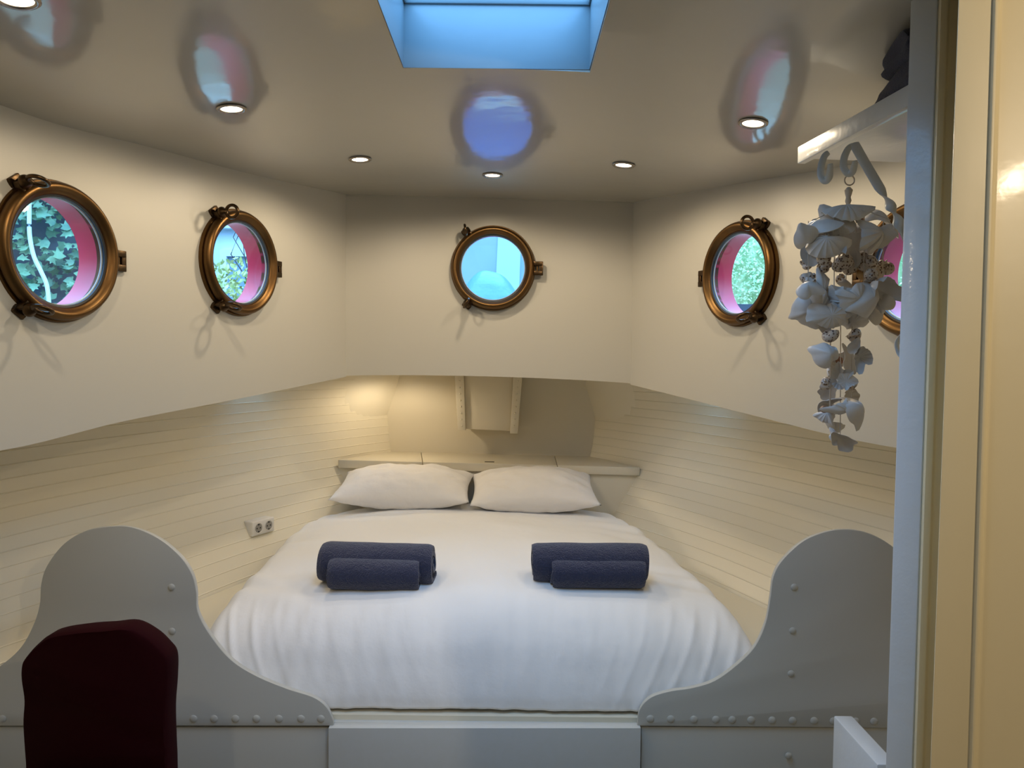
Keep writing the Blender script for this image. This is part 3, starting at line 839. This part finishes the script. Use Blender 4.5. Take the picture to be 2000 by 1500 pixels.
# folded towels on the shelf
zt0 = zs_ + .037
def folded(z0, h, y0, y1, x00, x11, seed, label, tilt=0):
    b = MB(); NX, NY = 26, 44
    def sec(u, v):
        x0 = interp([(1.38, x00 - .055), (1.68, x00)], lerp(y0, y1, v)); x1 = x0 + x11
        a = 2*math.pi*u; c, s = math.cos(a), math.sin(a)
        ex = (abs(c) ** .38) * (1 if c > 0 else -1); ez = (abs(s) ** .6) * (1 if s > 0 else -1)
        e = math.sqrt(max(0, 1 - abs(2*v - 1) ** 12))
        bulge = 1 + .10 * math.sin(3*a + seed) * math.sin(5*v + seed)
        x = (x0 + x1)/2 + ex*(x1 - x0)/2 * (.93 + .07*e) * (1 + .4*(bulge - 1))
        crease = -.10 * math.exp(-((s - .1*math.sin(seed)) / .16) ** 2) * (1 if c < 0 else 0)
        x -= crease * (x1 - x0) * .35
        y = lerp(y0, y1, v) + .012*math.sin(2*a + seed)
        z = z0 + h/2 + ez*h/2*(.35 + .65*e) + .006*noise.noise(Vector((x*14, y*10, seed)))
        z = max(z, z0)
        return (x + .012*noise.noise(Vector((z*22, y*9, seed + 3))), y, z)
    b.grid(NX + 1, NY, sec)
    b.f.append(tuple(range(NX))); b.f.append(tuple((NY - 1)*(NX + 1) + i for i in range(NX)))
    o = b.build('folded_towel', M_navyd, smooth=70, weld=True)
    return tag(o, label, 'towel', 'folded navy towels on the high shelf')
folded(zt0, .058, 1.50, 1.69, .812, .24, 1.0, 'dark navy folded towel lying on the high shelf, lower of two')
folded(zt0 + .050, .072, 1.495, 1.675, .803, .23, 3.4, 'dark navy folded towel on top of the other on the high shelf')

# scrolled bracket (flat twisted iron)
br = empty('shelf_bracket', Pz(1672, 285, zs_), label='white twisted wrought iron bracket curling under the high shelf', cat='bracket')
YB = 1.66
def chain(pxs, Y0, Y1): 
    n = len(pxs); return [P(x, y, lerp(Y0, Y1, i/(n-1))) for i, (x, y) in enumerate(pxs)]
path = smooth_poly([(1668, 280), (1688, 316), (1708, 350), (1728, 384), (1748, 420), (1766, 462), (1790, 530), (1800, 600), (1785, 640), (1764, 655), (1752, 672), (1757, 690), (1772, 700)], 8)
p3 = chain(path, 1.70, 1.50); n = len(p3)
tw = [0 if i < n*.2 else (R(400) * sst(n*.2, n*.42, i)) for i in range(n)]
MB().tube(p3, 1.0, n=10, flat=(.0118, .0035, tw), up=(0, 1, 0)).build('bar', M_iron, br, smooth=60)
for pts in ([(1618, 298), (1610, 306), (1604, 325), (1604, 344), (1611, 353), (1619, 346), (1621, 334), (1622, 320)],
            [(1664, 284), (1656, 292), (1649, 308), (1648, 326), (1655, 338), (1664, 336), (1668, 326), (1670, 314)]):
    path = smooth_poly(pts, 6); q = chain(path, 1.70, 1.66); n = len(q)
    MB().tube(q, [1 - .35*abs(2*i/(n-1) - 1)**3 for i in range(n)], n=10, flat=(.0085, .0028), up=(0, 1, 0)).build('scroll_hook', M_iron, br, smooth=60)
relocate(br)

# cream jamb
def J(px0, px1, Y): # plan line x at top and bottom
    a, b_ = P(px0, 0, Y), P(px1, 1500, Y); return ext(a, b_, 0), ext(a, b_, 2.30)
cols = [J(1878, 1823, .92), J(1872, 1817, .842), J(1940, 1893, .84), J(1944, 1897, .835), J(1952, 1904, .835), J(1956, 1908, .84), J(2300, 2260, .80), J(2300, 2260, 1.30), J(1980, 1940, 1.30)]
vs = [tuple(c[0]) for c in cols] + [tuple(c[1]) for c in cols]; n = len(cols)
fs = [tuple(range(n - 1, -1, -1)), tuple(range(n, 2*n))] + [(i, (i+1) % n, (i+1) % n + n, i + n) for i in range(n)]
jb = MB().add(vs, fs).build('door_1', M_jamb, bevel=.002); jb.name = 'trim_4'; tag(jb, kind='structure')
rc = [J(1833, 1783, 1.40), J(1838, 1788, 1.385), J(1852, 1802, 1.385), J(1855, 1805, 1.395), J(1990, 1950, 1.395), J(1990, 1950, 1.44), J(1836, 1786, 1.44)]
vs = [tuple(c[0]) for c in rc] + [tuple(c[1]) for c in rc]; n = len(rc)
fs = [tuple(range(n - 1, -1, -1)), tuple(range(n, 2*n))] + [(i, (i+1) % n, (i+1) % n + n, i + n) for i in range(n)]
tag(MB().add(vs, fs).build('trim_5', M_jamb, bevel=.002), kind='structure')

# ------------------------------------------------------------------ shell wind chime
YW = 1.68
wc = empty('wind_chime', P(1657, 345, YW), label='white seashell wind chime hanging from the shelf bracket', cat='wind chime')
MB().torus(.011, .0016, Matrix.Translation(P(1659, 352, YW)) @ Matrix.Rotation(R(90), 4, 'X')).build('hanging_ring', M_twine, wc)
kn = P(1657, 380, YW)
MB().lathe([(.004, -.022), (.007, -.014), (.005, -.006), (.0075, .002), (.009, .010), (.004, .016)], 14, Matrix.Translation(kn)).build('knot', M_twine, wc)
rs = random.Random(3)
b = MB(); k0 = kn + Vector((0, 0, -.02))
for px, py in ((1585, 432), (1602, 425), (1620, 418), (1640, 412), (1655, 410), (1672, 412), (1690, 412), (1712, 418), (1740, 430)):
    b.tube([k0, P(px, py, YW + rs.uniform(-.07, .07))], .0009, 5)
b.build('fan_cord', M_twine, wc)
for px, y0, y1, dy in ((1579, 432, 610, -.02), (1605, 428, 640, .03), (1630, 420, 560, -.05), (1653, 410, 620, .05), (1672, 412, 500, 0), (1688, 420, 560, -.03), (1725, 430, 600, .02), (1622, 600, 800, 0), (1642, 590, 870, .01), (1664, 600, 790, -.01)):
    MB().tube([P(px, y0, YW + dy), P(px - 1, y1, YW + dy)], .0011 if px != 1622 else .0016, 5).build('cord', M_twine, wc)
def shell_cup(w, h, seed):
    """thin broken or whole shell piece: cupped, with flutes, points and notches along the rim"""
    r = random.Random(seed); b = MB(); nr, na = 8, 40; kind = r.random()
    pts_ = [(r.uniform(0, 6.28), r.uniform(.25, .6), r.choice((14, 22, 30))) for _ in range(r.choice((1, 2, 3)))]
    cuts = [(r.uniform(0, 6.28), r.uniform(.15, .4), r.choice((8, 14))) for _ in range(r.choice((1, 2)))]
    ph = r.uniform(0, 6.28); bend = r.uniform(-.5, .5); deep = r.uniform(.25, .6)
    vs = []
    for s in (0, 1):
        for i in range(nr):
            t = i / (nr - 1)
            for k in range(na):
                a = 2*math.pi*k/na; rim = .88 + .07*math.sin(2*a + ph)
                for (a0_, am, pw_) in pts_: rim += am * max(0, math.cos((a - a0_)/1)) ** pw_
                for (a0_, am, pw_) in cuts: rim -= am * max(0, math.cos(a - a0_)) ** pw_
                if kind < .45: rim += .035 * math.sin(13*a)
                rr = t * rim
                x, y = rr*math.cos(a), rr*math.sin(a)
                z = deep*(1 - t*t) + (.035*math.sin(13*a)*t if kind < .45 else 0) + bend*x*x + .25*bend*x*y - s*.035
                vs.append((x*w/2, y*h/2, z*min(w, h)*.6))
    fs = []
    m = nr*na
    for i in range(nr - 1):
        for k in range(na):
            l = (k+1) % na
            fs.append((i*na+k, i*na+l, (i+1)*na+l, (i+1)*na+k)); fs.append((m+i*na+k, m+(i+1)*na+k, m+(i+1)*na+l, m+i*na+l))
    for k in range(na):
        l = (k+1) % na; fs.append(((nr-1)*na+k, (nr-1)*na+l, m+(nr-1)*na+l, m+(nr-1)*na+k))
    return b.add(vs, fs)
def snail(w, h, seed):
    """small turbinate shell: coiled whorls tapering to a spire"""
    b = MB(); n = 60; pts = []; rad = []
    for i in range(n):
        t = i/(n-1); a = t*2*math.pi*2.6; k = (1 - t)**1.1
        pts.append((k*.22*w*math.cos(a), k*.22*w*math.sin(a), -.30*h + t*.75*h)); rad.append(max(.001, .30*w*(k*.9 + .06)))
    b.tube(pts, rad, 10, up=(.1, .2, 1)); return b
def put(b, px, py, seed, m, face=None, tip=None):
    r = random.Random(seed*7 + 1); c = P(px, py, YW + r.uniform(-.065, .05))
    if face is None: E = Matrix.Rotation(R(r.choice((90, 270)) + r.uniform(-48, 48)), 4, 'X') @ Matrix.Rotation(R(r.uniform(-42, 42)), 4, 'Y') @ Matrix.Rotation(R(r.uniform(0, 360)), 4, 'Z')
    else: E = Matrix.Rotation(R(face[1]), 4, 'Y') @ Matrix.Rotation(R(face[0]), 4, 'X')
    M = Matrix.Translation(c) @ E
    b.v = [tuple(M @ Vector(v)) for v in b.v]
    return b
PXM = YW / F
WH = [(1598,436,78,44,(20,-24)), (1650,414,84,52,(22,-3)), (1713,414,74,50,(24,10)), (1690,440,60,40,(30,8)), (1738,440,50,40,(30,20)), (1620,440,60,44,(28,-8)),
      (1574,462,50,42,None), (1592,468,58,50,None), (1612,478,60,58,None), (1590,496,52,44,None), (1640,442,60,52,None), (1666,452,74,52,(60,4)), (1700,462,66,60,None), (1660,484,70,46,None), (1716,462,46,40,None), (1690,486,50,36,None), (1628,470,44,50,None), (1644,506,30,30,None),
      (1578,566,44,38,None), (1603,566,50,40,None), (1576,604,56,54,None), (1600,596,58,58,None), (1626,588,56,60,None), (1622,616,50,50,None), (1650,590,54,60,None), (1668,578,50,50,None), (1690,585,62,66,None), (1716,570,54,70,None), (1700,612,56,50,None), (1668,622,44,54,None), (1611,644,20,48,None), (1640,614,50,48,None), (1655,556,22,34,None), (1726,596,38,40,None),
      (1616,694,50,46,None), (1632,712,56,48,None), (1662,706,50,30,None), (1686,698,34,34,None), (1668,680,24,30,None), (1640,738,30,44,None), (1655,742,34,30,None), (1612,770,34,34,None), (1615,792,42,34,None), (1664,776,40,34,None), (1668,800,52,48,None), (1645,795,34,34,None), (1614,812,30,30,None), (1632,836,28,32,None), (1642,864,38,34,None), (1628,850,20,24,None)]
for i, (px, py, w, h, fc) in enumerate(WH):
    py += 10 if fc else 0
    b = put(shell_cup(w*PXM*(1 if fc else 1.2), h*PXM*(1.3 if fc else 1.2), i + 20), px, py, i, None, fc)
    b.build('shell', M_shell, wc, smooth=40)
SP = [(1576,520,24,0), (1604,508,26,0), (1609,524,28,0), (1584,541,30,0), (1607,545,24,0), (1652,505,34,0), (1655,523,38,0), (1640,523,28,0), (1698,512,40,0), (1716,520,44,0), (1735,521,30,0), (1700,538,28,0), (1687,537,26,2), (1643,466,28,1), (1632,475,20,1), (1709,483,20,1), (1643,547,24,0), (1622,657,32,0), (1665,657,30,0), (1613,746,26,0), (1664,750,28,0), (1640,702,16,1), (1610,800,16,1), (1626,801,18,0), (1578,556,24,0), (1640,430,14,1), (1682,430,16,1)]
for i, (px, py, s, k) in enumerate(SP):
    b = put(snail(s*PXM*1.15, s*PXM, i), px, py, i + 100, None)
    o = b.build('small_shell', [M_spot, M_brownshell, M_orange][k], wc, smooth=70)
    o['label'] = ['spotted brown and cream shell', 'dark brown shell', 'orange shell'][k]
relocate(wc)

# ------------------------------------------------------------------ aft room shell
tag(MB().box((-1.9, -2.7, -.05), (1.8, 4.5, 0)).build('floor', M_floor), kind='structure')
tag(MB().box((-1.9, -2.7, 0), (1.8, -2.6, 2.4)).build('wall_back', M_wall), kind='structure')

def aft_lamp(p, energy, aim=None, size=120):
    e = empty('ceiling_light', p, label='warm downlight of the cabin behind the viewpoint, beside the cream jamb', cat='ceiling light', group='recessed ceiling downlights')
    MB().lathe([(.030, .0), (.041, -.001), (.042, -.004), (.038, -.007), (.031, -.006), (.029, -.003)], 40, closed=True).build('trim_ring', M_chrome, e, smooth=60)
    MB().lathe([(.0001, -.0035), (.018, -.0038), (.0295, -.0018)], 32).build('lens', M_bulb, e)
    ld = bpy.data.lights.new('downlight_or_fill', 'SPOT'); ld.energy = energy; ld.color = LAMP_COL
    ld.spot_size = R(size); ld.spot_blend = .5; ld.shadow_soft_size = .03
    lo = bpy.data.objects.new('downlight_or_fill', ld); COL.objects.link(lo); lo.location = Vector(p) + Vector((0, 0, -.03))
    if aim: lo.rotation_euler = Vector(aim).to_track_quat('-Z', 'Y').to_euler()
AFT_W = 30.0
aft_lamp((.95, -.15, ceil_z(.95, -.15) - .001), AFT_W, (-.2, .8, -.45), 130)
for ax_, ay_ in ((-.8, .45), (-.8, -.9), (.6, -1.1)):     # unseen fill lamps added aft to brighten the hull and foot panels
    ld = bpy.data.lights.new('downlight_or_fill', 'SPOT'); ld.energy = LAMP_W * 1.3; ld.color = LAMP_COL; ld.spot_size = R(168); ld.spot_blend = .9; ld.shadow_soft_size = .04
    lo = bpy.data.objects.new('downlight_or_fill', ld); COL.objects.link(lo); lo.location = (ax_, ay_, ceil_z(ax_, ay_) - .03)

# ------------------------------------------------------------------ outside
tag(MB().box((-30, -10, -1.2), (30, 40, -1.0)).build('ground', M_ground), kind='structure')
def leaves(name, n, mat_, posfn, size, label, cat, seed, norm=(0, -1, .4), lobed=False, spread=1.0):
    r = random.Random(seed); b = MB()
    if lobed: shp = [(0, -.5), (.22, -.42), (.52, -.30), (.30, -.02), (.46, .26), (.17, .20), (0, .62), (-.17, .20), (-.46, .26), (-.30, -.02), (-.52, -.30), (-.22, -.42)]
    else: shp = [(0, -.5), (.24, -.15), (.20, .2), (0, .55), (-.20, .2), (-.24, -.15)]
    m = len(shp)
    for i in range(n):
        c = posfn(r); s = size * r.uniform(.6, 1.3)
        nv = (Vector(norm) + Vector((r.uniform(-1, 1), r.uniform(-1, 1), r.uniform(-1, 1))) * spread).normalized()
        q = nv.to_track_quat('Z', 'Y').to_matrix().to_4x4() @ Matrix.Rotation(r.uniform(0, 6.28), 4, 'Z')
        M = Matrix.Translation(c) @ q
        b.add([(x*s, y*s, .12*s*(x*x*4 - .2)) for x, y in shp], [tuple(range(m))], M)
    o = b.build(name, mat_, smooth=0, fixn=False); tag(o, label, cat, kind='stuff'); return o
# ivy wall seen through the nearest left porthole
iw0, iw1 = Vector((-5.2, 3.9, 0)), Vector((-2.05, 4.75, 0)); tdir = (iw1 - iw0).normalized(); nrm = Vector((tdir.y, -tdir.x, 0))
c = [iw0 - nrm*.02, iw1 - nrm*.02, iw1 - nrm*.3, iw0 - nrm*.3]
w_ = quadprism([p + Vector((0,0,-1)) for p in c], [p + Vector((0,0,3.6)) for p in c], M_brickdark, 'garden_wall', bevel=0)
tag(w_, 'dark blue-grey garden wall behind the ivy outside the near left porthole', 'wall')
def ivyp(r):
    while True:
        u, z = r.random(), r.uniform(.2, 3.6); p = iw0.lerp(iw1, u)
        den = noise.noise(Vector((p.x*2.2, z*2.2, 5))) + .9*(u - .62)
        if den > -.12 or r.random() < .25: return p + nrm*r.uniform(.02, .16) + Vector((0, 0, z))
leaves('ivy', 5000, M_ivy, ivyp, .06, 'dense ivy climbing the dark wall outside the near left porthole', 'ivy', 1, norm=(nrm.x, nrm.y, .5), lobed=True, spread=.55)
hp_ = smooth_poly([(57, 420), (58, 460), (66, 500), (80, 530), (92, 560), (97, 610)], 8)
def onivy(px, py, o=.2):
    d = ray(px, py); q = iw0 + nrm*o; t = (q - CAM).dot(nrm) / d.dot(nrm); return CAM + d*t
hs_ = MB().tube([onivy(57, 330)] + [onivy(x, y) for x, y in hp_] + [onivy(98, 700)], .012, 8).build('garden_hose', M_mast)
tag(hs_, 'pale blue-white cable hanging in front of the ivy outside the near left porthole', 'cable')
# building seen through the second left porthole
bd = empty('building', (-5, 9.0, -1), label='pale house facade with tall white windows outside the far left porthole', cat='building')
MB().box((-9.5, 9.0, -1), (-1.6, 12, 7)).build('wall', M_facade, bd)
for k in range(6):
    x = -3.72 - k*1.15 + .55
    for z0 in (.6, 3.4):
        f = MB(); f.box((x - .34, 8.93, z0), (x - .26, 9.02, z0 + 2.1)); f.box((x + .26, 8.93, z0), (x + .34, 9.02, z0 + 2.1)); f.box((x - .26, 8.93, z0 + 2.02), (x + .26, 9.02, z0 + 2.1)); f.box((x - .26, 8.93, z0), (x + .26, 9.02, z0 + .08)); f.box((x - .26, 8.95, z0 + 1.2), (x + .26, 9.0, z0 + 1.25))
        fo = f.build('window', M_facw, bd)
        MB().box((x - .26, 8.97, z0 + .08), (x + .26, 8.99, z0 + 2.02)).build('pane', M_facg, fo)
MB().box((-9.5, 8.9, 2.95), (-1.6, 9.0, 3.15)).build('ledge', M_facw, bd)
relocate(bd)
# bare climbing branches on the facade
br_ = MB(); rr = random.Random(5)
for k in range(9):
    p = Vector((-3.25 + rr.uniform(-.5, .45), 8.6, .2)); pts = [p.copy()]
    for s_ in range(14):
        p = p + Vector((rr.uniform(-.14, .14), rr.uniform(-.05, .05), .2)); pts.append(p.copy())
    br_.tube(pts, [.02*(1 - .06*i) for i in range(15)], 6)
tag(br_.build('climbing_branches', M_bark), 'bare dark climbing branches in front of the pale house', 'branches', kind='stuff')
leaves('yellow_shrub', 5000, M_yel, lambda r: (lambda z: Vector((-2.68, 7.4, z)) + Vector((r.gauss(0, .40), r.gauss(0, .28), 0)))(-.9 + 3.25 * r.random() ** .6 + r.gauss(0, .06)), .055, 'yellow-green leafy shrub below the pale house outside the far left porthole', 'shrub', 3)
# hedge seen through the right portholes
def hedge(r):
    u = r.random(); x = lerp(1.2, 5.2, u); y = 7.2 - 2.2*sst(2.4, 6, x)
    return Vector((x, y + r.uniform(-.35, .35) + .2*math.sin(x*3), r.uniform(.2, 3.0 + .35*math.sin(x*2.3))))
leaves('hedge', 26000, M_hedge, hedge, .036, 'tall green leafy hedge outside the right portholes', 'hedge', 4, norm=(-.3, -1, .7), spread=.8)
tag(MB().grid(20, 3, lambda u, v: (lerp(.9, 8.7, u), 7.75 - 2.2*sst(2.4, 6, lerp(.9, 8.7, u)), lerp(-1, 2.9, v))).build('hedge_core', M_hedge), 'shaded inner mass of the green hedge outside the right portholes', 'hedge', kind='stuff')
rl = empty('quay_railing', (2.0, 4.6, -1), label='dark railing below the hedge outside the right porthole', cat='railing')
for z in (1.76, 1.60): MB().box((.9, 4.58, z), (4.6, 4.64, z + .055)).build('rail', M_rail, rl)
for x in (1.0, 2.2, 3.4, 4.5): MB().box((x - .02, 4.58, -1), (x + .02, 4.64, 1.77)).build('post', M_rail, rl)
relocate(rl)
# boat cabin added as a pale wall, dimmer than sky, for the hazy centre view
nb = empty('added_boat', (-.1, 8.0, -1), label='pale blue boat cabin added for the hazy bright view in the centre porthole', cat='boat')
MB().box((-1.25, 8.0, -1), (1.1, 10.5, 3.6)).build('cabin_wall', mat('pale_blue_hull', (.40, .46, .56), .5, vary=(2.5, .2, (.33, .40, .54))), nb)
b = MB(); b.add([(-.20, 7.98, 1.9), (.06, 7.98, 1.9), (.10, 7.98, 3.6), (-.13, 7.98, 3.6), (-.20, 8.0, 1.9), (.06, 8.0, 1.9), (.10, 8.0, 3.6), (-.13, 8.0, 3.6)], [(0,1,2,3),(7,6,5,4),(0,4,5,1),(1,5,6,2),(2,6,7,3),(3,7,4,0)])
b.build('bright_band', mat('bright_band_paint', (.55, .66, .66), .4), nb)  # lighter strip added for the brighter band in the porthole view
relocate(nb)
b = MB()
def tarp(u, v):
    x = lerp(-1.3, .8, u); h = 1.86 + .36*math.exp(-abs((x + .20)/.24)**3) + .16*math.exp(-((x - .42)/.2)**2) + .03*math.sin(x*9)
    t = v*math.pi; return (x, 6.4 - .5*math.cos(t), lerp(0, h, math.sin(t)**.5) + .02*noise.noise(Vector((x*6, v*4, 1))))
b.grid(90, 24, tarp); tag(b.build('covered_cargo', M_tarp), 'blue tarpaulin heaped outside, low in the centre porthole view', 'tarpaulin')
